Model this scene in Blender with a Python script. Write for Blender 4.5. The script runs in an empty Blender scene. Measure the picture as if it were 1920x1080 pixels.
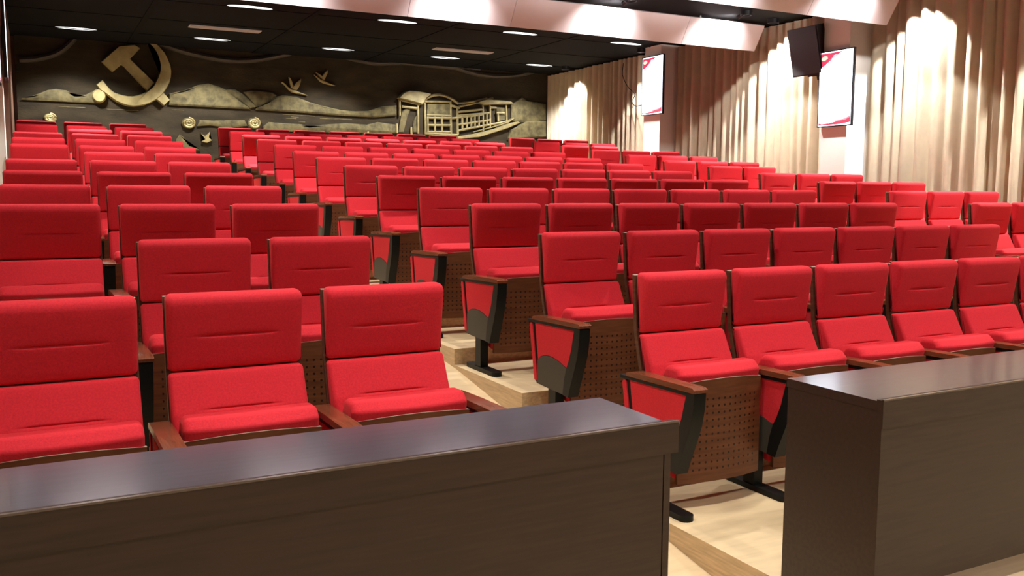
import bpy, bmesh, math, random
from mathutils import Vector, Matrix
S = bpy.context.scene
COL = S.collection
random.seed(7)

# ------------------------------------------------------------------ camera
YAW, PITCH, ROLL = 0.4827, -0.1053, 0.0051
CAM = Vector((-2.4364, -3.3494, 1.39))
fw = Vector((math.sin(YAW)*math.cos(PITCH), math.cos(YAW)*math.cos(PITCH), math.sin(PITCH)))
rt0 = Vector((math.cos(YAW), -math.sin(YAW), 0))
up0 = rt0.cross(fw)
rt = rt0*math.cos(ROLL) + up0*math.sin(ROLL)
up = -rt0*math.sin(ROLL) + up0*math.cos(ROLL)
cd = bpy.data.cameras.new('camera'); cam = bpy.data.objects.new('camera', cd); COL.objects.link(cam)
cam.matrix_world = Matrix(((rt.x, up.x, -fw.x, CAM.x), (rt.y, up.y, -fw.y, CAM.y), (rt.z, up.z, -fw.z, CAM.z), (0, 0, 0, 1)))
cd.sensor_width = 36; cd.lens = 1698.16/1920*36; cd.clip_start = 0.05; cd.clip_end = 100
S.camera = cam

# ------------------------------------------------------------------ world and exposure
w = bpy.data.worlds.new('world'); S.world = w; w.use_nodes = True
w.node_tree.nodes['Background'].inputs[0].default_value = (1, 0.95, 0.9, 1)
w.node_tree.nodes['Background'].inputs[1].default_value = 0.02
S.view_settings.view_transform = 'Standard'; S.view_settings.look = 'None'
S.view_settings.gamma = 1; S.view_settings.use_curve_mapping = False
S.view_settings.exposure = 0.1
S.cycles.use_denoising = True
S.cycles.max_bounces = 7; S.cycles.diffuse_bounces = 4; S.cycles.glossy_bounces = 3
S.cycles.sample_clamp_indirect = 4

LAMP_POWER = 46           # the recessed ceiling lamps, watts each
LAMP_COLOR = (1.0, 0.955, 0.90)
CEIL = 3.71
SPOT_POWER = 190          # black can downlights between the baffles
POOL_POWER = 110            # their small heads aimed at the baffles

# ------------------------------------------------------------------ materials
def mat(name, color, rough=0.6, metal=0.0, spec=0.5, noise=0.0, nscale=20, bump=0.0, bscale=200, sheen=0.0, stretch=None, c2=None):
    m = bpy.data.materials.new(name); m.use_nodes = True
    nt = m.node_tree; b = nt.nodes['Principled BSDF']
    b.inputs['Base Color'].default_value = (*color, 1); b.inputs['Roughness'].default_value = rough
    b.inputs['Metallic'].default_value = metal; b.inputs['Specular IOR Level'].default_value = spec
    if sheen:
        b.inputs['Sheen Weight'].default_value = sheen; b.inputs['Sheen Roughness'].default_value = 0.4
        b.inputs['Sheen Tint'].default_value = (1, 0.25, 0.2, 1)
    if noise or bump:
        tc = nt.nodes.new('ShaderNodeTexCoord'); mp = nt.nodes.new('ShaderNodeMapping')
        nt.links.new(tc.outputs['Object'], mp.inputs[0])
        if stretch: mp.inputs['Scale'].default_value = stretch
    if noise:
        n = nt.nodes.new('ShaderNodeTexNoise'); n.inputs['Scale'].default_value = nscale; n.inputs['Detail'].default_value = 5
        r = nt.nodes.new('ShaderNodeValToRGB')
        lo = c2 if c2 else tuple(c*(1-noise) for c in color)
        hi = color if c2 else tuple(min(1, c*(1+noise)) for c in color)
        r.color_ramp.elements[0].position = 0.3; r.color_ramp.elements[1].position = 0.7
        r.color_ramp.elements[0].color = (*lo, 1); r.color_ramp.elements[1].color = (*hi, 1)
        nt.links.new(mp.outputs[0], n.inputs['Vector']); nt.links.new(n.outputs['Fac'], r.inputs[0]); nt.links.new(r.outputs[0], b.inputs['Base Color'])
    if bump:
        n2 = nt.nodes.new('ShaderNodeTexNoise'); n2.inputs['Scale'].default_value = bscale; n2.inputs['Detail'].default_value = 3
        bp = nt.nodes.new('ShaderNodeBump'); bp.inputs['Strength'].default_value = bump; bp.inputs['Distance'].default_value = 0.01
        nt.links.new(mp.outputs[0], n2.inputs['Vector']); nt.links.new(n2.outputs['Fac'], bp.inputs['Height']); nt.links.new(bp.outputs[0], b.inputs['Normal'])
    return m
def emit(name, color, strength):
    m = bpy.data.materials.new(name); m.use_nodes = True; b = m.node_tree.nodes['Principled BSDF']
    b.inputs['Base Color'].default_value = (0.02, 0.02, 0.02, 1)
    b.inputs['Emission Color'].default_value = (*color, 1); b.inputs['Emission Strength'].default_value = strength
    return m

RED = mat('red_fabric', (0.61, 0.022, 0.034), rough=0.85, spec=0.2, noise=0.12, nscale=160, bump=0.12, bscale=420, sheen=0.15)
SHELL = mat('brown_shell', (0.095, 0.038, 0.018), rough=0.4, noise=0.3, nscale=6, stretch=(1, 1, 12))
ARMWOOD = mat('armrest_wood', (0.165, 0.046, 0.020), rough=0.22, noise=0.25, nscale=8, stretch=(14, 1, 14))
BLACK = mat('black_metal', (0.005, 0.006, 0.006), rough=0.45, spec=0.22)
COVER = mat('grey_cover', (0.050, 0.046, 0.036), rough=0.5, spec=0.3)
DESK = mat('desk_laminate', (0.026, 0.0112, 0.0066), rough=0.45, noise=0.3, nscale=5, stretch=(1, 14, 14), spec=0.5)
DESKTOP = mat('desk_top_laminate', (0.040, 0.040, 0.058), rough=0.36, noise=0.2, nscale=5, stretch=(1, 14, 14), spec=0.8)
b_ = DESKTOP.node_tree.nodes['Principled BSDF']; b_.inputs['Coat Weight'].default_value = 1.0; b_.inputs['Coat Roughness'].default_value = 0.15; b_.inputs['Coat IOR'].default_value = 1.75
DARKGAP = mat('desk_edge_band', (0.010, 0.006, 0.005), rough=0.4)
FLOOR = mat('beige_floor', (0.64, 0.48, 0.28), rough=0.4, noise=0.10, nscale=4, stretch=(1, 6, 1))
RISER = mat('wood_riser', (0.56, 0.40, 0.22), rough=0.45, noise=0.2, nscale=6, stretch=(8, 1.2, 14))
WALLC = mat('cream_wall', (0.74, 0.66, 0.54), rough=0.8, noise=0.04, nscale=3)
PILASTER = mat('white_pilaster', (0.90, 0.87, 0.83), rough=0.6)
BROWNW = mat('brown_wall_panel', (0.16, 0.085, 0.06), rough=0.4, noise=0.2, nscale=5, stretch=(1, 12, 1))
CURT = mat('cream_curtain', (0.84, 0.74, 0.57), rough=0.9, spec=0.1, bump=0.1, bscale=300, noise=0.05, nscale=8)
CEILM = mat('black_ceiling', (0.0032, 0.0035, 0.0045), rough=0.85, spec=0.08, noise=0.3, nscale=2)
GRID = mat('black_ceiling_grid', (0.0016, 0.0016, 0.002), rough=0.85, spec=0.08)
BAFFLE = mat('pale_pink_baffle', (0.72, 0.63, 0.67), rough=0.4, noise=0.04, nscale=2, spec=0.4)
BRONZE = mat('bronze_background', (0.022, 0.0165, 0.0085), rough=0.8, spec=0.2, noise=0.45, nscale=2.5, bump=0.45, bscale=18, stretch=(1, 1, 3))
GOLD = mat('gilded_relief', (0.34, 0.295, 0.135), rough=0.5, metal=0.25, c2=(0.17, 0.14, 0.058), noise=0.4, nscale=5, bump=0.5, bscale=25)
BOATM = mat('gilded_boat', (0.20, 0.17, 0.075), rough=0.6, metal=0.1, c2=(0.11, 0.092, 0.040), noise=0.4, nscale=9, bump=0.6, bscale=25)
OLIVE = mat('olive_relief', (0.115, 0.100, 0.046), rough=0.75, spec=0.2, c2=(0.036, 0.031, 0.016), noise=0.5, nscale=9, bump=1.0, bscale=16)
DIM = mat('dark_relief', (0.026, 0.021, 0.015), rough=0.6, metal=0.15, noise=0.4, nscale=4, bump=0.5, bscale=20)
PLASTIC = mat('black_plastic', (0.007, 0.007, 0.010), rough=0.5, spec=0.3)
GRILLE = mat('speaker_grille', (0.010, 0.010, 0.014), rough=0.6, bump=0.6, bscale=260)
VENT = mat('grey_vent', (0.42, 0.40, 0.40), rough=0.5)
WHITEM = mat('white_trim', (0.75, 0.75, 0.75), rough=0.5)
LENS = emit('lamp_lens', (1.0, 0.98, 0.95), 1.7)
SCREEN = emit('screen_glow', (0.86, 0.93, 1.0), 3.0)
SRED = emit('screen_red', (0.75, 0.05, 0.12), 1.1)
SPINK = emit('screen_pink', (0.95, 0.35, 0.45), 1.2)
SGOLD = emit('screen_gold', (1.0, 0.85, 0.6), 1.2)

# perforated plywood: small dark holes on a 31 mm grid
def perforated():
    m = mat('perforated_panel', (0.125, 0.042, 0.016), spec=0.3, rough=0.42, noise=0.25, nscale=6, stretch=(1, 1, 10))
    nt = m.node_tree; b = nt.nodes['Principled BSDF']
    src = b.inputs['Base Color'].links[0].from_socket
    tc = nt.nodes.new('ShaderNodeTexCoord'); sx = nt.nodes.new('ShaderNodeSeparateXYZ'); nt.links.new(tc.outputs['Object'], sx.inputs[0])
    def M(op, a, b_=None):
        n = nt.nodes.new('ShaderNodeMath'); n.operation = op
        for i, v in enumerate((a, b_)):
            if v is None: continue
            if isinstance(v, (int, float)): n.inputs[i].default_value = v
            else: nt.links.new(v, n.inputs[i])
        return n.outputs[0]
    P = 0.0315
    def cell(c): return M('SUBTRACT', M('FRACT', M('DIVIDE', c, P)), 0.5)
    fx, fz = cell(sx.outputs[0]), cell(sx.outputs[2])
    d = M('SQRT', M('ADD', M('MULTIPLY', fx, fx), M('MULTIPLY', fz, fz)))
    hole = M('LESS_THAN', d, 0.17)
    inz = M('MULTIPLY', M('GREATER_THAN', sx.outputs[2], 0.165), M('LESS_THAN', sx.outputs[2], 0.515))
    inx = M('MULTIPLY', M('GREATER_THAN', sx.outputs[0], 0.045), M('LESS_THAN', sx.outputs[0], 0.437))
    k = M('MULTIPLY', hole, M('MULTIPLY', inz, inx))
    mix = nt.nodes.new('ShaderNodeMix'); mix.data_type = 'RGBA'
    nt.links.new(k, mix.inputs[0]); nt.links.new(src, mix.inputs[6]); mix.inputs[7].default_value = (0.018, 0.007, 0.004, 1)
    nt.links.new(mix.outputs[2], b.inputs['Base Color'])
    return m
PERF = perforated()
HIGHLIGHT = mat('desk_edge_highlight', (0.10, 0.07, 0.055), rough=0.15)
EDGE = mat('plywood_edge_and_glint', (0.36, 0.27, 0.21), rough=0.5)

# ------------------------------------------------------------------ helpers
def link(name, me, m, parent=None):
    o = bpy.data.objects.new(name, me); COL.objects.link(o)
    if m is not None: me.materials.append(m)
    if parent is not None: o.parent = parent
    return o
def finish(name, bm, m, parent=None, smooth=True, angle=0.6):
    bmesh.ops.recalc_face_normals(bm, faces=bm.faces[:])
    me = bpy.data.meshes.new(name); bm.to_mesh(me); bm.free()
    if smooth:
        for p in me.polygons: p.use_smooth = True
        try: me.set_sharp_from_angle(angle=angle)
        except Exception: pass
    return link(name, me, m, parent)
def bev(bm, off, seg=2):
    if off: bmesh.ops.bevel(bm, geom=[e for e in bm.edges if len(e.link_faces) == 2 and e.calc_face_angle(0) > 0.5], offset=off, segments=seg, profile=0.5, affect='EDGES', clamp_overlap=True)
def add_box(bm, a, b):
    vs = [bm.verts.new((x, y, z)) for x in (a[0], b[0]) for y in (a[1], b[1]) for z in (a[2], b[2])]
    for f in ((0, 1, 3, 2), (4, 6, 7, 5), (0, 4, 5, 1), (2, 3, 7, 6), (0, 2, 6, 4), (1, 5, 7, 3)): bm.faces.new([vs[i] for i in f])
def box(name, a, b, m, parent=None, bevel=0.0, seg=2):
    bm = bmesh.new(); add_box(bm, a, b); bev(bm, bevel, seg)
    return finish(name, bm, m, parent)
def add_prism(bm, pts, h0, h1, axis):
    def V(p, h):
        return (h, p[0], p[1]) if axis == 'x' else ((p[0], h, p[1]) if axis == 'y' else (p[0], p[1], h))
    A = [bm.verts.new(V(p, h0)) for p in pts]; B = [bm.verts.new(V(p, h1)) for p in pts]
    n = len(pts)
    f0 = bm.faces.new(A[::-1]); f1 = bm.faces.new(B)
    for i in range(n): bm.faces.new((A[i], A[(i+1) % n], B[(i+1) % n], B[i]))
    return f0, f1
def prism(name, pts, h0, h1, axis, m, parent=None, bevel=0.0, seg=2):
    bm = bmesh.new(); fs = add_prism(bm, pts, h0, h1, axis); bev(bm, bevel, seg)
    big = [f for f in bm.faces if len(f.verts) > 4]
    bmesh.ops.recalc_face_normals(bm, faces=bm.faces[:])
    bmesh.ops.triangulate(bm, faces=big)
    return finish(name, bm, m, parent)
def add_tube(bm, path, r, n=8, r2=None):
    pts = [Vector(p) for p in path]; rings = []
    for i, p in enumerate(pts):
        t = (pts[min(i+1, len(pts)-1)] - pts[max(i-1, 0)]).normalized()
        a = t.cross(Vector((0, 0, 1)));
        if a.length < 0.2: a = t.cross(Vector((0, 1, 0)))
        a.normalize(); b = t.cross(a)
        rr = r if r2 is None else r + (r2-r)*i/(len(pts)-1)
        rings.append([bm.verts.new(p + a*rr*math.cos(2*math.pi*k/n) + b*rr*math.sin(2*math.pi*k/n)) for k in range(n)])
    for i in range(len(rings)-1):
        for k in range(n): bm.faces.new((rings[i][k], rings[i][(k+1) % n], rings[i+1][(k+1) % n], rings[i+1][k]))
    bm.faces.new(rings[0][::-1]); bm.faces.new(rings[-1])
def tag(o, label=None, cat=None, group=None, kind=None):
    if label: o['label'] = label
    if cat: o['category'] = cat
    if group: o['group'] = group
    if kind: o['kind'] = kind
    return o
def empty(name, loc, label, cat, group=None, rz=0.0):
    o = bpy.data.objects.new(name, None); o.empty_display_size = 0.1; COL.objects.link(o)
    o.location = loc; o.rotation_euler = (0, 0, rz)
    return tag(o, label, cat, group)
def struct(o):
    o['kind'] = 'structure'; return o
def catmull(pts, n=6, closed=True):
    out = []; N = len(pts)
    for i in range(N if closed else N-1):
        p0, p1, p2, p3 = (Vector(pts[(i+k) % N]) if closed else Vector(pts[min(max(i+k, 0), N-1)]) for k in (-1, 0, 1, 2))
        for j in range(n):
            t = j/n
            out.append(tuple(0.5*((2*p1) + (p2-p0)*t + (2*p0-5*p1+4*p2-p3)*t*t + (3*p1-p0-3*p2+p3)*t**3)))
    if not closed: out.append(tuple(pts[-1]))
    return out

# ------------------------------------------------------------------ the room
ROWY = [0.0, 0.896, 1.805, 2.688, 3.572, 4.450, 5.345, 6.244, 7.111, 8.003, 8.871, 9.770, 10.636]
ROWZ = [0.0, 0.149, 0.294, 0.397, 0.496, 0.598, 0.698, 0.790, 0.893, 0.997, 1.099, 1.195, 1.297]
LEFT, RIGHT, BACK, FRONT, LOW = -2.97, 6.78, 12.62, -7.0, -0.20

struct(box('floor', (LEFT, FRONT, LOW-0.1), (RIGHT, -1.0, LOW), FLOOR))
def platform(name, x0, x1):
    pts = [(-2.05, LOW), (-2.05, 0.0)]
    for r in range(12):
        ye = ROWY[r] + 0.05
        pts += [(ye, ROWZ[r]), (ye, ROWZ[r+1])]
    pts += [(BACK, ROWZ[12]), (BACK, LOW)]
    bm = bmesh.new(); add_prism(bm, pts, x0, x1, 'x')
    bmesh.ops.recalc_face_normals(bm, faces=bm.faces[:])
    bmesh.ops.triangulate(bm, faces=[f for f in bm.faces if len(f.verts) > 4])
    me = bpy.data.meshes.new(name); bmesh.ops.recalc_face_normals(bm, faces=bm.faces[:]); bm.to_mesh(me); bm.free()
    o = link(name, me, FLOOR); me.materials.append(RISER)
    for p in me.polygons: p.material_index = 0 if p.normal.z > 0.7 else 1
    return struct(o)
platform('floor', -0.12, 3.96)
platform('floor', LEFT, -0.83)
platform('floor', 4.72, RIGHT)
def ramp(x0, x1):
    top = [(-1.127, LOW), (1.83, 0.273), (BACK, 0.273 + (BACK-1.83)*0.1132)]
    top[2] = (10.69, 1.277); top.append((BACK, 1.277))
    return struct(prism('floor', [(-1.127, LOW-0.1)] + top + [(BACK, LOW-0.1)], x0, x1, 'x', FLOOR))
ramp(-0.83, -0.12); ramp(3.96, 4.72)

struct(box('wall_right', (RIGHT, FRONT, LOW-0.1), (RIGHT+0.12, BACK, CEIL), WALLC))
struct(box('wall_left', (LEFT-0.12, FRONT, LOW-0.1), (LEFT, BACK, CEIL), WALLC))
struct(box('wall_back', (LEFT-0.12, BACK, LOW-0.1), (RIGHT+0.12, BACK+0.12, CEIL), BROWNW))
struct(box('wall_front', (LEFT-0.12, FRONT-0.12, LOW-0.1), (RIGHT+0.12, FRONT, CEIL), BROWNW))
struct(box('ceiling', (LEFT-0.12, FRONT-0.12, CEIL), (RIGHT+0.12, BACK+0.12, CEIL+0.1), CEILM))
bm = bmesh.new()
for i in range(4): add_box(bm, (LEFT, 7.35+i*1.36, CEIL-0.006), (RIGHT, 7.38+i*1.36, CEIL+0.002))
for i in range(6): add_box(bm, (-1.95+i*1.95+0.9, 6.6, CEIL-0.008), (-1.95+i*1.95+0.97, BACK-0.1, CEIL+0.002))
struct(finish('trim_1', bm, GRID, smooth=False))

# pilasters on both side walls
for x0, x1 in ((6.36, RIGHT), ):
    for (y0, y1) in ((8.433, 8.857), (4.672, 5.086), (0.92, 1.34)):
        struct(box('wall_right_pilaster', (x0, y0, LOW), (x1, y1, CEIL), PILASTER, bevel=0.004))
for (y0, y1, xf, mm) in ((8.433, 8.857, -2.71, PILASTER), (4.672, 5.086, -2.71, PILASTER), (0.92, 1.34, -2.71, PILASTER)):
    struct(box('wall_left_pilaster', (LEFT, y0, LOW), (xf, y1, CEIL), mm, bevel=0.004))
struct(box('wall_left_panel', (LEFT, 9.4, LOW), (-2.67, 12.5, CEIL), BROWNW, bevel=0.004))

# ------------------------------------------------------------------ tilted ceiling baffles
def baffle(y0, z0, y1, z1, label):
    root = empty('ceiling_baffle', (0, y0, z0), label, 'ceiling panel', 'tilted ceiling baffles')
    d = Vector((0, y1-y0, z1-z0)); n = Vector((0, d.z, -d.y)).normalized()      # towards the stage and down
    if n.y > 0: n = -n
    xs = [-2.55, -1.25, 0.05, 1.35, 2.65, 3.92, 5.19, 6.46]
    for a, b in zip(xs[:-1], xs[1:]):
        bm = bmesh.new(); g = 0.0025
        corners = [Vector((0, 0, 0)), d, d - n*0.03, -n*0.03]
        add_prism(bm, [(c.y, c.z) for c in corners], a+g, b-g, 'x'); bev(bm, 0.003, 1)
        finish('panel', bm, BAFFLE, root)
    for x in (-1.2, 2.0, 5.4):
        bm = bmesh.new(); add_box(bm, (x-0.012, 0.06, -0.06), (x+0.012, 0.085, CEIL-z0)); finish('hanger', bm, PLASTIC, root)
    return root
baffle(6.25, 3.66, 6.44, 3.345, 'long pale ceiling baffle with round light pools, the rear one of the two')
baffle(4.06, 3.63, 4.23, 3.35, 'long pale ceiling baffle at the top right, nearer than the other')

# ------------------------------------------------------------------ ceiling lamps
def lamp(x, y, label, power, spread=1.75, tilt=0):
    root = empty('ceiling_light', (x, y, CEIL), label, 'ceiling light', 'recessed ceiling lights')
    bm = bmesh.new(); A = []; n = 32
    for (rx, ry, z) in ((0.30, 0.125, 0.0), (0.30, 0.125, -0.006), (0.285, 0.11, -0.006), (0.285, 0.11, 0.0)):
        A.append([bm.verts.new((rx*math.cos(2*math.pi*k/n), ry*math.sin(2*math.pi*k/n), z)) for k in range(n)])
    for i in range(3):
        for k in range(n): bm.faces.new((A[i][k], A[i][(k+1) % n], A[i+1][(k+1) % n], A[i+1][k]))
    finish('frame', bm, GRID, root)
    bm = bmesh.new(); bm.faces.new([bm.verts.new((0.285*math.cos(2*math.pi*k/n), 0.11*math.sin(2*math.pi*k/n), -0.002)) for k in range(n)])
    finish('diffuser', bm, LENS, root, smooth=False)
    if spread < 0:      # louvred lamp: sharp cut-off
        ld = bpy.data.lights.new('lamp_light', 'SPOT'); ld.energy = power; ld.color = LAMP_COLOR; ld.spot_size = -spread; ld.spot_blend = 0.5; ld.shadow_soft_size = 0.12
        lo = bpy.data.objects.new('lamp_light', ld); COL.objects.link(lo); lo.parent = root; lo.location = (0, 0, -0.02); lo.rotation_euler = (math.radians(tilt), 0, 0)
        return
    ld = bpy.data.lights.new('lamp_light', 'AREA'); ld.shape = 'ELLIPSE'; ld.size = 0.46; ld.size_y = 0.14
    ld.energy = power; ld.color = LAMP_COLOR; ld.spread = spread
    lo = bpy.data.objects.new('lamp_light', ld); COL.objects.link(lo); lo.parent = root; lo.location = (0, 0, -0.02); lo.rotation_euler = (math.radians(tilt), 0, 0)
LX = [-1.81, 0.08, 2.06, 3.97, 5.84]
ORD = ['first', 'second', 'third', 'fourth', 'fifth']
for ry, rname, pw, sp in ((11.43, 'far ceiling row nearest the mural', 12.5, -2.05), (8.65, 'second ceiling row from the mural', 1.1, 1.6), (-0.8, 'unseen fill row over the desks', 0.5, 1.8), (-3.2, 'unseen fill row over the stage', 0.62, 2.0), (-5.4, 'unseen fill row at the stage wall', 0.42, 2.0)):  # desk and stage rows are unseen lamps added as fill for seat fronts
    for i, x in enumerate(LX):
        lamp(x, ry, 'white recessed ceiling light, %s from left in the %s' % (ORD[i], rname), LAMP_POWER*pw, sp, 9 if ry > 11 else 0)
def can(x, y, label, power, pool, lean=0):
    root = empty('ceiling_downlight', (x, y, CEIL), label, 'downlight', 'black can downlights')
    bm = bmesh.new(); n = 24; A = []
    for (r_, z) in ((0.075, 0.0), (0.075, -0.06), (0.066, -0.06), (0.060, -0.03)):
        A.append([bm.verts.new((r_*math.cos(2*math.pi*k/n), r_*math.sin(2*math.pi*k/n), z)) for k in range(n)])
    for i in range(3):
        for k in range(n): bm.faces.new((A[i][k], A[i][(k+1) % n], A[i+1][(k+1) % n], A[i+1][k]))
    finish('housing', bm, PLASTIC, root)
    bm = bmesh.new(); bm.faces.new([bm.verts.new((0.062*math.cos(2*math.pi*k/n), 0.062*math.sin(2*math.pi*k/n), -0.035)) for k in range(n)])
    finish('lens', bm, LENS, root, smooth=False)
    ld = bpy.data.lights.new('downlight_light', 'SPOT'); ld.energy = power; ld.color = LAMP_COLOR; ld.spot_size = math.radians(92); ld.spot_blend = 0.2; ld.shadow_soft_size = 0.03
    lo = bpy.data.objects.new('downlight_light', ld); COL.objects.link(lo); lo.parent = root; lo.location = (0, 0, -0.065); lo.rotation_euler = (0, -math.radians(lean), 0)
    if pool:
        bm = bmesh.new(); add_tube(bm, [(0, 0.05, -0.03), (0, 0.10, -0.04), (0, 0.15, -0.055)], 0.02, 10, 0.03); finish('side_head', bm, PLASTIC, root)
        ld = bpy.data.lights.new('side_light', 'SPOT'); ld.energy = pool; ld.color = LAMP_COLOR; ld.spot_size = math.radians(120); ld.spot_blend = 0.75; ld.shadow_soft_size = 0.03
        lo = bpy.data.objects.new('side_light', ld); COL.objects.link(lo); lo.parent = root; lo.location = (0, 0.168, -0.06); lo.rotation_euler = (math.radians(72), 0, 0)
for ry, rname in ((5.80, 'in front of the rear baffle'), (3.62, 'in front of the nearer baffle'), (1.45, 'over the front seats')):
    for i, x in enumerate((-2.0, -0.1, 1.88, 3.93, 5.72)):
        can(x, ry, 'black can downlight %s, %s from the left' % (rname, ORD[i]), SPOT_POWER*(1.35 if i == 4 else 1)*(0.72 if ry < 2 else 1), POOL_POWER if ry > 3 else 0)
    can(6.39, ry + 0.22, 'black can downlight %s, close to the right wall' % rname, SPOT_POWER*2.5, 0, 8)
can(6.36, 8.95, 'black can downlight above the far wall screen, close to the right wall', SPOT_POWER*1.3, 0, 8)
can(6.36, 11.35, 'black can downlight in the far corner, close to the right wall', SPOT_POWER*1.3, 0, 8)
for (x0, x1, y, lab) in ((-0.41, 0.585, 10.385, 'long pale slot vent in the black ceiling above the left aisle'), (3.40, 4.43, 10.55, 'long pale slot vent in the black ceiling above the carved boat')):
    root = empty('ceiling_vent', (x0, y, CEIL), lab, 'vent', 'ceiling slot vents')
    box('frame', (0, -0.10, -0.012), (x1-x0, 0.10, 0.0), VENT, root)
    for k in range(3): box('slat', (0.02, -0.07+k*0.055, -0.02), (x1-x0-0.02, -0.045+k*0.055, -0.010), VENT, root)

# ------------------------------------------------------------------ bronze relief mural
HAMMER = [(-1.43,3.389),(-1.28,3.241),(-1.148,3.361),(-1.111,3.34),(-0.779,2.969),(-0.538,2.746),(-0.439,2.851),(-0.663,3.11),(-1.015,3.462),(-0.857,3.633),(-0.94,3.683),(-1.174,3.647)]
SICKLE = [(-0.937,3.754),(-0.784,3.789),(-0.667,3.751),(-0.583,3.689),(-0.501,3.597),(-0.452,3.502),(-0.417,3.396),(-0.406,3.306),(-0.413,3.215),(-0.438,3.123),(-0.476,3.045),(-0.521,2.974),(-0.576,2.902),(-0.647,2.841),(-0.734,2.786),(-0.821,2.751),(-0.907,2.727),(-0.991,2.716),(-1.075,2.721),(-1.158,2.744),(-1.24,2.78),(-1.304,2.825),(-1.408,2.908),(-1.464,2.94),(-1.522,3.024),(-1.428,3.105),(-1.362,3.016),(-1.315,2.962),(-1.267,2.924),(-1.202,2.901),(-1.136,2.883),(-1.07,2.874),(-1.002,2.876),(-0.934,2.892),(-0.866,2.919),(-0.796,2.959),(-0.744,2.998),(-0.694,3.051),(-0.655,3.111),(-0.621,3.175),(-0.599,3.24),(-0.582,3.313),(-0.577,3.385),(-0.586,3.456),(-0.606,3.527),(-0.635,3.591),(-0.67,3.647),(-0.72,3.697),(-0.77,3.725),(-0.854,3.743)]
BALL = [(-1.486,2.856)]
HILLS = [[(-2.563,2.75),(-2.417,2.814),(-2.306,2.86),(-2.195,2.914),(-2.084,2.936),(-1.937,2.92),(-1.828,2.853),(-1.677,2.869),(-1.561,2.933),(-1.478,2.904),(-1.484,2.747),(-1.981,2.747)],[(-0.449,2.951),(-0.208,3.016),(0.003,3.114),(0.173,3.15),(0.342,3.107),(0.47,3.053),(0.64,2.931),(0.829,2.763),(0.162,2.767),(-0.455,2.772)],[(0.453,3.061),(0.6,3.078),(0.73,3.006),(0.946,2.813),(0.856,2.773),(0.64,2.931)],[(0.739,3.042),(0.864,3.075),(1.221,3.068),(1.292,3.009),(1.036,2.835),(0.955,2.804),(0.825,2.949)],[(0.927,2.758),(1.127,2.893),(1.265,2.99),(1.402,3.024),(1.631,3.009),(1.863,2.929),(2.051,2.884),(2.435,2.818),(2.679,2.81),(2.928,2.831),(3.18,2.919),(3.456,2.951),(3.455,2.769),(3.027,2.722),(2.433,2.725),(1.673,2.747)],[(5.814,3.084),(5.919,3.141),(6.06,3.23),(6.19,3.175),(6.322,3.181),(6.442,3.146),(6.588,3.132),(6.591,2.809),(6.027,2.745),(5.815,2.778)],[(5.793,2.593),(5.969,2.681),(6.134,2.77),(6.325,2.799),(6.591,2.788),(6.594,2.485),(5.735,2.406)],[(1.054,2.486),(1.146,2.562),(1.373,2.553),(1.687,2.547),(1.846,2.516),(2.084,2.553),(2.509,2.597),(2.895,2.584),(3.096,2.639),(3.443,2.605),(3.442,2.451),(1.053,2.405)],[(-0.025,2.446),(0.012,2.551),(0.241,2.552),(0.745,2.581),(0.787,2.485),(0.496,2.439),(0.187,2.471)],[(-0.358,2.218),(-0.305,2.306),(-0.24,2.256),(-0.144,2.137),(0.014,2.045),(-0.363,2.036)]]
SCROLLS = [(-0.158,2.493,0.1,0.072),(0.904,2.534,0.095,0.075),(-2.184,2.494,0.085,0.055)]
BIRDS = [[[(1.376,3.239),(1.409,3.241),(1.455,3.204),(1.508,3.152),(1.554,3.131),(1.615,3.125),(1.688,3.09),(1.817,3.05),(1.816,3.034),(1.694,3.059),(1.613,3.068),(1.546,3.082),(1.494,3.125),(1.442,3.188)],[(1.505,3.336),(1.538,3.309),(1.576,3.235),(1.588,3.163),(1.534,3.147),(1.516,3.232)],[(1.713,3.322),(1.715,3.27),(1.676,3.175),(1.635,3.117),(1.554,3.144),(1.617,3.244)]],[[(1.949,3.403),(2.014,3.361),(2.069,3.324),(2.138,3.306),(2.207,3.275),(2.321,3.245),(2.311,3.235),(2.193,3.251),(2.11,3.269),(2.048,3.3),(2.0,3.353)],[(2.183,3.501),(2.189,3.445),(2.153,3.376),(2.124,3.314),(2.08,3.334),(2.105,3.42)],[(1.975,3.445),(2.029,3.428),(2.091,3.392),(2.104,3.344),(2.056,3.35)]],[[(0.02,2.332),(0.094,2.288),(0.173,2.361),(0.159,2.268),(0.207,2.222),(0.127,2.179),(0.034,2.198),(0.089,2.237)]]]
ROOFS = [[(3.476,3.087),(3.538,3.151),(3.593,3.194),(3.69,3.226),(3.867,3.22),(4.065,3.198),(4.108,3.178),(4.008,3.095),(3.928,2.987),(3.865,3.002),(3.485,3.073)],[(5.036,3.067),(5.11,3.113),(5.237,3.148),(5.515,3.147),(5.765,3.137),(5.815,3.082),(5.494,3.062),(5.195,3.037),(5.11,3.066)]]
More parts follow.
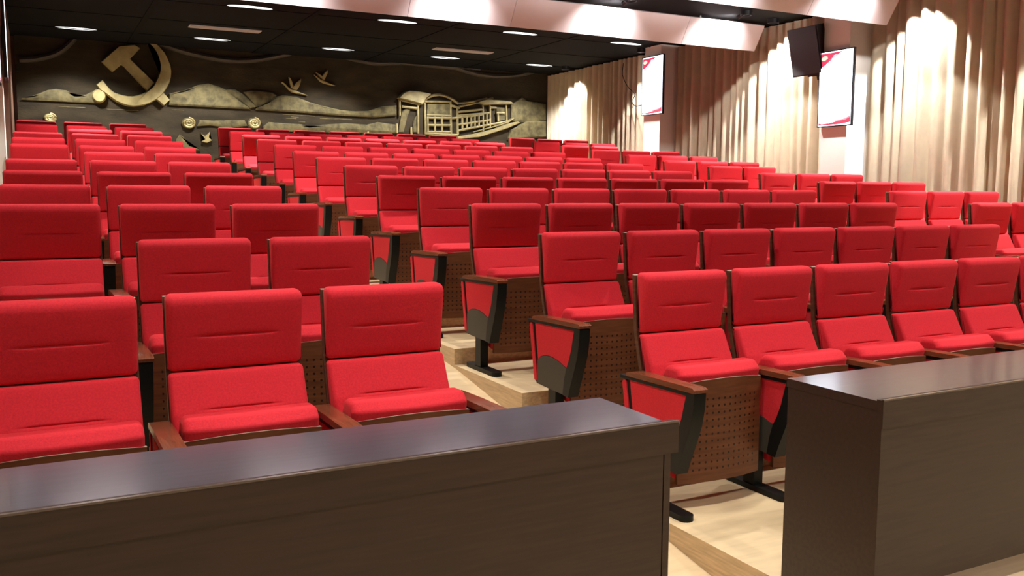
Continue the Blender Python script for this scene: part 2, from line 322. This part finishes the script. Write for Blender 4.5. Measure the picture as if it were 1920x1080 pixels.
BARS = [[(3.924,2.99),(4.008,3.085),(4.084,3.135),(4.184,3.171),(4.305,3.187),(4.447,3.163),(4.569,3.11),(4.682,3.042)],[(3.514,3.069),(3.515,2.772)],[(3.871,2.973),(3.872,2.459)],[(4.008,3.022),(4.017,2.455)],[(4.524,3.084),(4.537,2.454)],[(4.662,2.961),(4.673,2.459)],[(4.008,3.049),(4.524,3.065)],[(3.495,3.059),(3.905,2.986)],[(3.552,2.936),(3.865,2.915)],[(4.524,3.001),(4.713,2.963)],[(4.043,2.804),(4.524,2.812)],[(4.042,2.755),(4.524,2.768)],[(4.042,2.621),(4.523,2.634)],[(4.041,2.498),(4.523,2.511)],[(4.062,2.778),(4.065,2.499)],[(4.203,2.784),(4.208,2.504)],[(4.348,2.79),(4.351,2.509)],[(4.001,2.467),(4.671,2.458)],[(4.672,2.887),(5.195,2.958)],[(4.548,2.765),(5.195,2.86)],[(4.682,2.819),(5.348,2.9)],[(4.682,2.651),(5.349,2.766)],[(4.682,2.543),(5.349,2.68),(5.734,2.757)],[(4.765,2.83),(4.769,2.561)],[(4.859,2.841),(4.863,2.577)],[(4.948,2.853),(4.953,2.594)],[(5.026,2.862),(5.03,2.612)],[(5.11,2.871),(5.115,2.63)],[(5.276,2.89),(5.281,2.663)],[(5.195,3.037),(5.208,2.558)],[(5.348,3.059),(5.353,2.614)],[(5.693,3.076),(5.708,2.761)],[(4.693,3.046),(5.005,3.099),(5.284,3.169)],[(4.693,2.987),(5.005,3.061),(5.412,3.183)],[(5.355,3.003),(5.483,3.005)],[(5.484,2.904),(5.668,2.907)],[(5.516,2.906),(5.521,2.744)]]
HULL = [[(4.651,2.426),(5.005,2.494),(5.431,2.604),(5.712,2.71),(5.943,2.761),(5.98,2.732),(5.713,2.618),(5.431,2.528),(5.111,2.43),(4.65,2.377)],[(5.005,2.539),(5.431,2.655),(5.712,2.756),(5.854,2.838),(5.887,2.817),(5.734,2.718),(5.431,2.627),(5.005,2.513)]]
PLANKS = [[(3.49,2.473),(3.561,2.837),(3.649,2.914),(3.737,2.9),(3.667,2.743),(3.597,2.477)],[(3.783,2.484),(3.784,2.693),(3.874,2.815),(3.862,2.486)],[(5.494,3.028),(5.7,3.019),(5.701,2.78),(5.527,2.745),(5.516,2.896),(5.494,2.914)],[(4.064,3.015),(4.508,3.037),(4.511,2.834),(4.063,2.818)]]
STAKES = [[(2.907,2.555),(2.913,2.427)],[(3.462,2.626),(3.466,2.455)],[(3.744,2.573),(3.747,2.437)]]
WAVES = [[(-2.564,3.345),(-2.32,3.378),(-2.023,3.496),(-1.792,3.723)],[(-0.552,3.74),(-0.147,3.635),(0.44,3.557),(0.965,3.594),(1.554,3.744)],[(2.449,3.764),(3.038,3.684),(3.649,3.727),(4.388,3.709),(5.158,3.731)],[(4.496,3.746),(5.158,3.612),(5.846,3.635),(6.496,3.8)]]
RIPPLES = [[(1.395,2.707),(1.953,2.695)],[(1.532,2.668),(1.671,2.665)],[(1.449,2.637),(1.633,2.636)],[(1.669,2.582),(1.782,2.587)],[(-0.408,2.697),(-0.218,2.697)],[(2.047,2.662),(2.628,2.667)],[(-1.38,2.661),(-0.91,2.666)],[(-2.059,2.67),(-1.685,2.672)]]
MY = 12.50
mural = empty('relief_mural', (2.0, MY, 1.3), 'dark bronze relief mural with golden hills, boat and emblem on the back wall', 'mural')
mural_inv = Vector((-2.0, -MY, -1.3))
def L2(p): return (p[0]-2.0, p[1]-1.3)
def relief(name, pts, depth, m, parent, bevel=0.02, dome=0.0):
    P = [L2(p) for p in pts]
    area = sum(P[i][0]*P[(i+1) % len(P)][1] - P[(i+1) % len(P)][0]*P[i][1] for i in range(len(P)))
    if area < 0: P = P[::-1]
    bm = bmesh.new(); n = len(P)
    A = [bm.verts.new((p[0], 0.0, p[1])) for p in P]
    B = [bm.verts.new((p[0], -depth*0.7, p[1])) for p in P]
    for i in range(n): bm.faces.new((A[i], A[(i+1) % n], B[(i+1) % n], B[i]))
    # inset the front outline a little for a rounded lip
    C_ = []
    for i in range(n):
        p0, p1, p2 = Vector(P[i-1]), Vector(P[i]), Vector(P[(i+1) % n])
        t = (p2-p0)
        if t.length < 1e-6: t = Vector((1, 0))
        t.normalize(); q = p1 + Vector((-t.y, t.x))*bevel
        C_.append(bm.verts.new((q.x, -depth, q.y)))
    for i in range(n): bm.faces.new((B[i], B[(i+1) % n], C_[(i+1) % n], C_[i]))
    f = bm.faces.new(C_); bmesh.ops.triangulate(bm, faces=[f])
    return finish(name, bm, m, parent)
box('background', (-2.62-2.0, 0.0, 0.0), (6.75-2.0, 0.11, CEIL-1.3), BRONZE, mural)
for k, w_ in enumerate(WAVES):
    bm = bmesh.new(); c = catmull([L2(p) for p in w_], 6, False)
    top = [(p[0], 0.0, p[1]) for p in c]
    add_tube(bm, top, 0.045, 8); finish('banner_fold', bm, DIM, mural)
for k, h in enumerate(HILLS):
    dep = (0.05, 0.06, 0.05, 0.04, 0.06, 0.05, 0.06, 0.05, 0.05, 0.06)[k]
    relief('hill' if k < 7 else 'bank', h, dep, OLIVE, mural, 0.025)
for r_ in RIPPLES:
    bm = bmesh.new(); add_tube(bm, [(L2(p)[0], 0, L2(p)[1]) for p in r_], 0.008, 6); finish('water_ripple', bm, OLIVE, mural)
emblem = relief('hammer', HAMMER, 0.10, GOLD, mural, 0.012)
emblem['label'] = 'golden hammer of the crossed hammer and sickle emblem'
sick = relief('sickle', SICKLE, 0.13, GOLD, mural, 0.012); sick['label'] = 'golden curved sickle of the emblem'
bx, bz = L2(BALL[0]); relief('sickle_knob', [(BALL[0][0]+0.105*math.cos(t*math.pi/12), BALL[0][1]+0.105*math.sin(t*math.pi/12)) for t in range(24)], 0.12, GOLD, mural, 0.02)
for (x, z, rx, rz) in SCROLLS:
    rim = [(x+rx*1.05*math.cos(t*math.pi/14), z+rz*1.25*math.sin(t*math.pi/14)) for t in range(28)]
    o = relief('cloud_scroll', rim, 0.05, OLIVE, mural, 0.02)
    bm = bmesh.new(); cx, cz = L2((x, z))
    add_tube(bm, [(cx + rx*(0.15+0.85*t/44)*math.cos(t*0.32), -0.055, cz + rz*1.15*(0.15+0.85*t/44)*math.sin(t*0.32)) for t in range(45)], 0.018, 6)
    s_ = finish('spiral_ridge', bm, GOLD, o)
for b_ in BIRDS:
    body = relief('bird', b_[0], 0.06, GOLD, mural, 0.008)
    for wg in b_[1:]: relief('wing', wg, 0.05, GOLD, body, 0.006)
boat = relief('boat', HULL[0], 0.10, BOATM, mural, 0.01); boat['label'] = 'carved covered wooden boat of the mural'
relief('bow_plank', HULL[1], 0.07, BOATM, boat, 0.01)
for r_ in ROOFS: relief('roof', r_, 0.14, BOATM, boat, 0.012)
for r_ in PLANKS: relief('cabin_board', r_, 0.03, OLIVE, boat, 0.008)
for b_ in BARS:
    bm = bmesh.new(); add_tube(bm, [(L2(p)[0], -0.05, L2(p)[1]) for p in b_], 0.022 if len(b_) < 8 else 0.028, 6); finish('cabin_beam', bm, BOATM, boat)
for s_ in STAKES:
    bm = bmesh.new(); add_tube(bm, [(L2(p)[0], -0.03, L2(p)[1]) for p in s_], 0.022, 6); finish('mooring_post', bm, GOLD, mural)

# ------------------------------------------------------------------ curtains
def curtain(y0, y1, label, seed, x=6.67, sgn=1):
    rnd = random.Random(seed)
    ny = int((y1-y0)/0.012); pts = []
    y = y0; phases = []
    # irregular pleats
    edges = [0.0]
    while edges[-1] < (y1-y0): edges.append(edges[-1] + rnd.uniform(0.10, 0.22))
    amps = [rnd.uniform(0.055, 0.10) for _ in edges]
    prof = []
    for i in range(ny+1):
        s = (y1-y0)*i/ny
        k = max(j for j in range(len(edges)-1) if edges[j] <= s+1e-9)
        t = (s-edges[k])/(edges[k+1]-edges[k])
        prof.append((y0+s, amps[k]*math.sin(math.pi*t)**1.25 - 0.03))
    bm = bmesh.new(); zs = [LOW+0.05, 0.6, 1.6, 2.6, 3.3, CEIL-0.03]; rows = []
    for zi, z in enumerate(zs):
        tp = 1.0 - 0.25*(z/CEIL)
        rows.append([bm.verts.new((x - sgn*p[1]*tp*1.3, p[0] + 0.006*math.sin(z*1.7+p[0]*9), z)) for p in prof])
    for a, b in zip(rows[:-1], rows[1:]):
        for i in range(ny): bm.faces.new((a[i], a[i+1], b[i+1], b[i]))
    bmesh.ops.solidify(bm, geom=bm.faces[:], thickness=0.004)
    o = finish('curtain', bm, CURT, smooth=True, angle=1.2)
    return tag(o, label, 'curtain', 'pleated cream curtains')
curtain(8.88, 12.48, 'pleated cream curtain between the far wall screen and the bronze mural', 3)
curtain(5.11, 8.41, 'pleated cream curtain between the two wall screens, behind the black loudspeaker', 11)
curtain(3.0, 4.65, 'pleated cream curtain immediately right of the nearer wall screen', 5)
curtain(1.36, 2.97, 'pleated cream curtain at the right edge of the photo', 8)

# ------------------------------------------------------------------ wall screens
def screen(xf, y0, y1, z0, z1, sgn, label):
    """xf: glass plane; sgn +1 = on the right wall, facing -x"""
    root = empty('wall_screen', (xf, (y0+y1)/2, z0), label, 'screen', 'portrait wall screens')
    w_, h = (y1-y0)/2, z1-z0
    def bx_(name, a, b, m, p=root, bevel=0):
        aa = (min(a[0]*sgn, b[0]*sgn), a[1], a[2]); bb = (max(a[0]*sgn, b[0]*sgn), b[1], b[2])
        return box(name, aa, bb, m, p, bevel)
    bx_('housing', (0.006, -w_, 0), (0.034, w_, h), PLASTIC, bevel=0.003)
    bx_('display', (0.002, -w_+0.012, 0.012), (0.007, w_-0.012, h-0.012), SCREEN)
    # narrow bezel standing proud of the glass
    bm = bmesh.new()
    for a, b in (((-w_, 0), (w_, 0.012)), ((-w_, h-0.012), (w_, h)), ((-w_, 0.012), (-w_+0.012, h-0.012)), ((w_-0.012, 0.012), (w_, h-0.012))):
        xs = sorted((0.0, sgn*0.008)); add_box(bm, (xs[0], a[0], a[1]), (xs[1], b[0], b[1]))
    finish('bezel', bm, PLASTIC, root, smooth=False)
    def flat(name, pts, m, off):
        e = sorted((sgn*(0.002-off), sgn*0.003)); W_ = w_-0.012
        return prism(name, [(W_ - p[0]*2*W_, 0.012 + p[1]*(h-0.024)) for p in pts], e[0], e[1], 'x', m, root)
    # picture: u from the viewer's left edge, v from the bottom
    flat('red_ribbon', [(0.02, 0.80), (0.02, 0.985), (0.70, 0.985), (0.55, 0.955), (0.42, 0.945), (0.36, 0.89), (0.26, 0.86), (0.14, 0.82)], SRED, 0.0004)
    flat('pink_ribbon', [(0.28, 0.885), (0.40, 0.93), (0.60, 0.955), (0.70, 0.975), (0.48, 0.945), (0.36, 0.905)], SPINK, 0.0008)
    flat('pale_crest', [(0.06, 0.895), (0.04, 0.92), (0.09, 0.945), (0.15, 0.955), (0.22, 0.945), (0.24, 0.915), (0.19, 0.90), (0.13, 0.885)], SGOLD, 0.0008)
    flat('red_wave', [(0.02, 0.012), (0.02, 0.045), (0.12, 0.028), (0.35, 0.035), (0.60, 0.055), (0.85, 0.07), (0.985, 0.10), (0.985, 0.03), (0.6, 0.012)], SRED, 0.0004)
    flat('pink_wave', [(0.30, 0.04), (0.55, 0.066), (0.80, 0.085), (0.985, 0.12), (0.985, 0.10), (0.85, 0.07), (0.60, 0.055)], SPINK, 0.0008)
    bx_('wall_bracket', (0.034, -0.12, h/2-0.12), (0.046, 0.12, h/2+0.12), PLASTIC)
    return root
screen(6.305, 4.555, 5.098, 2.216, 3.14, 1, 'bright white portrait wall screen with red corners beside the black loudspeaker')
screen(6.305, 8.30, 8.86, 2.627, 3.546, 1, 'bright white portrait wall screen with red corners, farther from the camera')
screen(-2.637, 4.555, 5.098, 2.216, 3.14, -1, 'portrait wall screen seen edge-on at the left edge of the photo')
screen(-2.652, 8.30, 8.86, 2.627, 3.546, -1, 'portrait wall screen seen edge-on beside the brown panel, left of the mural')

# cable trailing on the curtain beside the far screen
bm = bmesh.new()
add_tube(bm, catmull([(6.575, 9.78, 3.60), (6.57, 9.80, 3.42), (6.57, 9.72, 3.28), (6.57, 9.60, 3.16), (6.57, 9.42, 3.04), (6.57, 9.50, 2.93), (6.57, 9.38, 2.84), (6.54, 9.10, 2.85)], 6, False), 0.006, 6)
tag(finish('cable', bm, PLASTIC), 'thin dark cable hanging down the curtain left of the far screen', 'cable')

# ------------------------------------------------------------------ loudspeaker
def loudspeaker(loc, rz, tilt, label):
    root = empty('loudspeaker', loc, label, 'loudspeaker'); root.rotation_euler = (tilt, 0, rz)
    # wedge cabinet, wide baffle to the front (-y), narrower at the back
    bm = bmesh.new(); add_prism(bm, [(-0.25, -0.11), (0.25, -0.11), (0.15, 0.12), (-0.15, 0.12)], -0.30, 0.30, 'z'); bev(bm, 0.012)
    finish('cabinet', bm, PLASTIC, root)
    box('front_grille', (-0.235, -0.122, -0.285), (0.235, -0.106, 0.285), GRILLE, root, 0.006)
    bm = bmesh.new(); add_tube(bm, [(0.05, 0.02, -0.30), (0.05, 0.02, -0.37), (0.05, 0.08, -0.37), (0.05, 0.13, -0.34)], 0.022, 8)
    add_box(bm, (-0.06, -0.05, -0.325), (0.16, 0.09, -0.297))
    finish('wall_bracket', bm, PLASTIC, root)
    return root
loudspeaker((6.36, 5.30, 3.20), math.radians(-90), math.radians(13), 'black tilted wedge loudspeaker on the curtain wall beside the nearer screen')

# ------------------------------------------------------------------ auditorium chairs
def rounded(poly, seg=6):
    """poly: (y, z, radius) counter-clockwise"""
    out = []; n = len(poly)
    for i in range(n):
        p = Vector(poly[i][:2]); a = Vector(poly[i-1][:2]); b = Vector(poly[(i+1) % n][:2]); r = poly[i][2]
        da, db = (a-p), (b-p); la, lb = da.length, db.length; da.normalize(); db.normalize()
        ang = da.angle(db)
        if r <= 0 or ang > 3.1: out.append(p); continue
        d = min(r/math.tan(ang/2), la*0.48, lb*0.48); r = d*math.tan(ang/2)
        c = p + (da+db).normalized()*(r/math.sin(ang/2))
        s, e = p+da*d - c, p+db*d - c
        t = s.angle(e)
        for k in range(seg+1):
            f = k/seg
            v = (s*math.sin((1-f)*t) + e*math.sin(f*t))/math.sin(t) if t > 1e-4 else s
            out.append(c+v)
    return out
def resample(pts, step, dense=None):
    out = []; n = len(pts)
    for i in range(n):
        a, b = pts[i], pts[(i+1) % n]; L = (b-a).length
        if L < 1e-6: continue
        k = max(1, int(math.ceil(L/step)))
        ts = [j/k for j in range(k)]
        if dense and (a.x < 0.03 and b.x < 0.03) and abs(b.y-a.y) > 0.02 and min(a.y, b.y) < dense < max(a.y, b.y):
            tz = (dense-a.y)/(b.y-a.y)
            for o in (-0.016, -0.009, -0.005, -0.0025, 0, 0.0025, 0.005, 0.009, 0.016):
                tt = tz + o/abs(b.y-a.y)
                if 0 < tt < 1: ts.append(tt)
            ts = sorted(ts); q = [ts[0]]
            for t in ts[1:]:
                if (t-q[-1])*L > 0.0015: q.append(t)
            ts = q
        for t in ts: out.append(a.lerp(b, t))
    return out
def cushion(name, poly, x0, x1, r, m, parent, seam=None, puff=0.006, crown=0.0, slen=0.5, n_mid=18):
    prof = resample(rounded(poly), 0.03, seam); n = len(prof)
    nor = []
    for i in range(n):
        t = prof[(i+1) % n]-prof[i-1]; t.normalize(); nor.append(Vector((t.y, -t.x)))
    A = sum(prof[i].x*prof[(i+1) % n].y - prof[(i+1) % n].x*prof[i].y for i in range(n))
    if A < 0: nor = [-v for v in nor]
    st = []
    K = 5
    for k in range(K): th = math.pi/2*k/K; st.append((x0 + r*(1-math.cos(th)) , r*(1-math.sin(th))))
    xs = [x0+r+(x1-x0-2*r)*j/n_mid for j in range(n_mid+1)]
    st += [(x, 0.0) for x in xs]
    for k in range(K-1, -1, -1): th = math.pi/2*k/K; st.append((x1 - r*(1-math.cos(th)), r*(1-math.sin(th))))
    xc, hw = (x0+x1)/2, (x1-x0)/2
    bm = bmesh.new(); rings = []
    for (x, off) in st:
        s = (x-xc)/hw; ring = []
        for i in range(n):
            p = prof[i] - nor[i]*off
            y, z = p.x, p.y
            fr = max(0.0, -nor[i].x)
            y -= puff*fr*(1-s*s)
            y -= crown*(1-s*s)*(0.3+0.7*fr)
            if seam is not None and fr > 0.4:
                mask = 1/(1+math.exp((abs(s)-slen)*60))
                dz = z-seam
                y += mask*(0.006*math.exp(-(dz/0.003)**2) + 0.0015*math.exp(-(dz/0.010)**2))
            ring.append(bm.verts.new((x, y, z)))
        rings.append(ring)
    for a, b in zip(rings[:-1], rings[1:]):
        for i in range(n): bm.faces.new((a[i], a[(i+1) % n], b[(i+1) % n], b[i]))
    bm.faces.new(rings[0][::-1]); bm.faces.new(rings[-1])
    return finish(name, bm, m, parent, angle=1.0)

PITCH_C = 0.56
proto = empty('auditorium_chair', (0, 0, 0), 'x', 'chair', 'tip-up auditorium chairs')
cushion('headrest', [(0.026, 0.747, 0.018), (0.052, 0.747, 0.008), (0.078, 1.026, 0.022), (-0.018, 1.024, 0.034)][::-1], 0.0, 0.481, 0.022, RED, proto, seam=0.872, slen=0.5)
cushion('backrest', [(0.004, 0.742, 0.018), (-0.066, 0.610, 0.06), (-0.105, 0.47, 0.03), (-0.035, 0.42, 0.01), (0.012, 0.60, 0.03), (0.048, 0.742, 0.008)], 0.0, 0.481, 0.018, RED, proto, seam=0.618, slen=0.5)
bm = bmesh.new(); sh = [(0.075, 1.012), (0.052, 0.745), (0.012, 0.60), (-0.03, 0.44), (-0.03, 0.34), (-0.012, 0.34), (-0.012, 0.44), (0.031, 0.595), (0.072, 0.742), (0.095, 1.014)]
add_prism(bm, sh, -0.003, 0.484, 'x'); bev(bm, 0.004, 1); bs = finish('back_shell', bm, SHELL, proto)
bs.data.materials.append(EDGE)
for p in bs.data.polygons:
    if p.center.z > 1.0 and p.normal.z > 0.3: p.material_index = 1  # paler top faces paint the light caught on the shell's corner
seat = cushion('seat', [(-0.262, 0.572, 0.012), (-0.268, 0.600, 0.02), (-0.232, 0.634, 0.03), (-0.150, 0.632, 0.04), (-0.112, 0.57, 0.03), (-0.115, 0.40, 0.04), (-0.150, 0.135, 0.03), (-0.235, 0.122, 0.03), (-0.252, 0.20, 0.02)][::-1], 0.010, 0.468, 0.024, RED, proto, seam=None, puff=0.0, crown=0.020)
# perforated plywood underside of the tipped-up seat, curved in plan, arched on top
bm = bmesh.new(); N = 20; F = []; Bk = []
for zi in range(9):
    rowf, rowb = [], []
    for i in range(N+1):
        s = 2*i/N-1; x = 0.239 + 0.233*s
        top = 0.562 + 0.016*(1-s*s); z = 0.115 + (top-0.115)*zi/8
        bow = -0.262 - 0.030*(1-s*s)
        rowf.append(bm.verts.new((x, bow, z))); rowb.append(bm.verts.new((x, bow+0.019, z)))
    F.append(rowf); Bk.append(rowb)
for zi in range(8):
    for i in range(N):
        bm.faces.new((F[zi][i], F[zi][i+1], F[zi+1][i+1], F[zi+1][i])); bm.faces.new((Bk[zi][i+1], Bk[zi][i], Bk[zi+1][i], Bk[zi+1][i+1]))
    for i in (0, N): bm.faces.new((F[zi][i], Bk[zi][i], Bk[zi+1][i], F[zi+1][i]))
for zi in (0, 8):
    for i in range(N): bm.faces.new((F[zi][i], F[zi][i+1], Bk[zi][i+1], Bk[zi][i]))
pn = finish('seat_panel', bm, PERF, seat); pn.data.materials.append(EDGE)
for p in pn.data.polygons:
    if p.normal.z > 0.8 and p.center.z > 0.5: p.material_index = 1
pn['label'] = 'perforated brown plywood underside of the tipped-up seat'

SX = -0.036
def side_stand(parent):
    out = []
    x0, x1 = SX-0.031, SX+0.031
    bm = bmesh.new(); add_prism(bm, [(0.085, 0.553), (0.085, 0.538), (-0.398, 0.548), (-0.385, 0.50), (-0.372, 0.447), (-0.348, 0.385), (-0.326, 0.345), (-0.305, 0.28), (-0.292, 0.20), (-0.346, 0.195), (-0.365, 0.25), (-0.402, 0.34), (-0.432, 0.42), (-0.448, 0.50), (-0.452, 0.563)], x0, x1, 'x')
    add_prism(bm, [(0.040, 0.542), (0.010, 0.542), (-0.022, 0.212), (0.004, 0.214)], x0+0.008, x1-0.008, 'x'); bev(bm, 0.003)
    bmesh.ops.recalc_face_normals(bm, faces=bm.faces[:]); bmesh.ops.triangulate(bm, faces=[f for f in bm.faces if len(f.verts) > 4])
    fr = finish('arm_frame', bm, BLACK, parent)
    out.append(fr)
    arm = prism('armrest', [(0.035, 0.555), (-0.455, 0.566), (-0.458, 0.580), (-0.44, 0.588), (-0.20, 0.585), (0.0, 0.578), (0.03, 0.571)], x0-0.004, x1+0.004, 'x', ARMWOOD, parent, 0.006, 3)
    out.append(arm)
    out.append(prism('side_panel', [(0.014, 0.541), (-0.397, 0.549), (-0.384, 0.50), (-0.371, 0.447), (-0.347, 0.385), (-0.325, 0.345), (-0.30, 0.350), (-0.25, 0.366), (-0.20, 0.376), (-0.145, 0.380), (-0.09, 0.376), (-0.048, 0.362), (-0.020, 0.343)], x0+0.006, x1-0.006, 'x', RED, parent, 0.003))
    out.append(prism('lower_cover', [(-0.020, 0.341), (-0.048, 0.360), (-0.09, 0.374), (-0.145, 0.378), (-0.20, 0.374), (-0.25, 0.364), (-0.30, 0.348), (-0.325, 0.343), (-0.303, 0.28), (-0.291, 0.200), (-0.14, 0.204), (-0.010, 0.210)], x0+0.004, x1-0.004, 'x', COVER, parent, 0.002))
    cap = []
    a, b, r = Vector((0.053, 0.518)), Vector((-0.001, 0.238)), 0.0155
    u = (b-a).normalized(); nn = Vector((-u.y, u.x))
    for k in range(9): t = math.pi*k/8; cap.append(tuple(a - u*r*math.sin(t) + nn*r*math.cos(t)))
    for k in range(9): t = math.pi*k/8; cap.append(tuple(b + u*r*math.sin(t) - nn*r*math.cos(t)))
    out.append(prism('side_trim', cap, x0+0.002, x1-0.002, 'x', RED, parent, 0.004))
    leg = box('leg', (SX-0.026, -0.212, 0.02), (SX+0.026, -0.138, 0.215), BLACK, parent, 0.004)
    out.append(leg)
    pts = [(-0.034+0.068*0.5*(1+math.cos(t))+0, 0) for t in ()]
    ft = []
    for k in range(9): t = math.pi*k/8; ft.append((SX+0.034*math.cos(t), 0.0+0.0-0.034+0.034*math.sin(t)))
    for k in range(9): t = math.pi*k/8; ft.append((SX-0.034*math.cos(t), -0.376-0.034*math.sin(t)))
    prism('foot', ft, 0.0, 0.026, 'z', BLACK, leg, 0.006)
    return out
side_stand(proto)
STAND = ('arm_frame', 'armrest', 'side_panel', 'lower_cover', 'side_trim', 'leg')
PARTS = list(proto.children)
def kids(o): return [c for c in ALLP if c.parent == o]
ALLP = PARTS + [g for p in PARTS for g in p.children]
def copy_part(p, parent, dx=0.0):
    c = p.copy(); COL.objects.link(c); c.parent = parent; c.location.x += dx
    for g in kids(p):
        d = g.copy(); COL.objects.link(d); d.parent = c
    return c
NUM = ['first', 'second', 'third', 'fourth', 'fifth', 'sixth', 'seventh', 'eighth', 'ninth', 'tenth', 'eleventh', 'twelfth', 'last']
used = [False]
def chair(x, r, label, end=None, sx=1.0):
    if not used[0]: root = proto; used[0] = True
    else:
        root = proto.copy(); COL.objects.link(root)
        for p in PARTS: copy_part(p, root)
    root.location = (x, ROWY[r], ROWZ[r]); root['label'] = label; root.scale.x = sx
    if end:
        for p in PARTS:
            if p.name.split('.')[0] in STAND: copy_part(p, root, end)
def rowname(r): return 'front row' if r == 0 else ('last row' if r == 12 else NUM[r] + ' row')
for r in range(13):
    for i in range(7):
        if r == 0: where = ('beside the aisle gap between the desks', 'second seat right of the aisle', 'third seat right of the aisle', 'fourth seat right of the aisle', 'fifth seat right of the aisle', 'sixth seat right of the aisle', 'seventh seat right of the aisle')[i]
        else: where = ('first', 'second', 'third', 'fourth', 'fifth', 'sixth', 'seventh')[i] + ' seat from left aisle'
        if i == 6 and r: where = 'end seat at right aisle'
        chair(i*PITCH_C, r, 'red tip-up chair, centre block, %s%s, %s' % (rowname(r), '' if r in (0, 12) else ' from front', where), PITCH_C-0.004 if i == 6 else None)
XL, WL = -2.6236, 0.5758
for r in range(13):
    for i in range(3):
        if i == 0 and r in (1, 6, 10): continue
        where = ('next to the left wall', 'second seat from the aisle', 'end seat on the aisle')[i]
        chair(XL + i*WL, r, 'red tip-up chair, left block, %s%s, %s' % (rowname(r), '' if r in (0, 12) else ' from front', where), PITCH_C if i == 2 else None)
XF, WF = 4.8576, 0.552
for r in range(2, 13):
    last = 1 if r in (6, 10) else 2
    for i in range(3):
        if i > last: continue
        where = ('beside the right aisle', 'second from right aisle' + (', last in row' if last == 1 else ''), 'against the curtain')[i]
        chair(XF + i*WF, r, 'red tip-up chair, right block, %s%s, %s' % (rowname(r), '' if r in (0, 12) else ' from front', where), PITCH_C if i == last else None, WF/PITCH_C-0.002)

# ------------------------------------------------------------------ front desks
def desk(x0, x1, yb, yf, z, base, label, right_end):
    root = empty('front_desk', ((x0+x1)/2, yf, base), label, 'desk', 'dark front desks')
    cx = (x0+x1)/2; d = yb-yf; h = z-base; a, b = x0-cx, x1-cx
    t = box('desk_top', (a, 0.006, h-0.030), (b, d, h), DESK, root, 0.002)
    t.data.materials.append(DESKTOP)
    for p in t.data.polygons:
        if p.normal.z > 0.5: p.material_index = 1
    box('fascia', (a, -0.020, h-0.085), (b + right_end, 0.006, h+0.005), DESK, root, 0.003)
    box('edge_highlight', (a, -0.022, h+0.003), (b + right_end, -0.012, h+0.008), HIGHLIGHT, root, 0.002)  # added paler strip that paints the highlight along the fascia's top edge
    box('front_panel', (a+0.026, -0.014, 0.103), (b-0.022, 0.004, h-0.083), DESK, root, 0.002)
    box('end_panel', (b-0.018, -0.014, 0.0), (b+0.004, d-0.01, h-0.031), DESK, root, 0.002)
    box('end_panel', (a+0.003, -0.014, 0.0), (a+0.026, d-0.006, h-0.031), DESK, root, 0.002)
    box('inner_shelf', (a+0.03, 0.05, h-0.22), (b-0.03, d-0.03, h-0.20), DESK, root)
    return root
desk(LEFT+0.01, -0.87, -0.967, -1.318, 0.74, 0.0, 'long dark brown desk in the left foreground', 0.026)
desk(-0.108, 3.90, -1.006, -1.402, 0.74, 0.0, 'long dark brown desk in the right foreground with its end showing', 0.0)
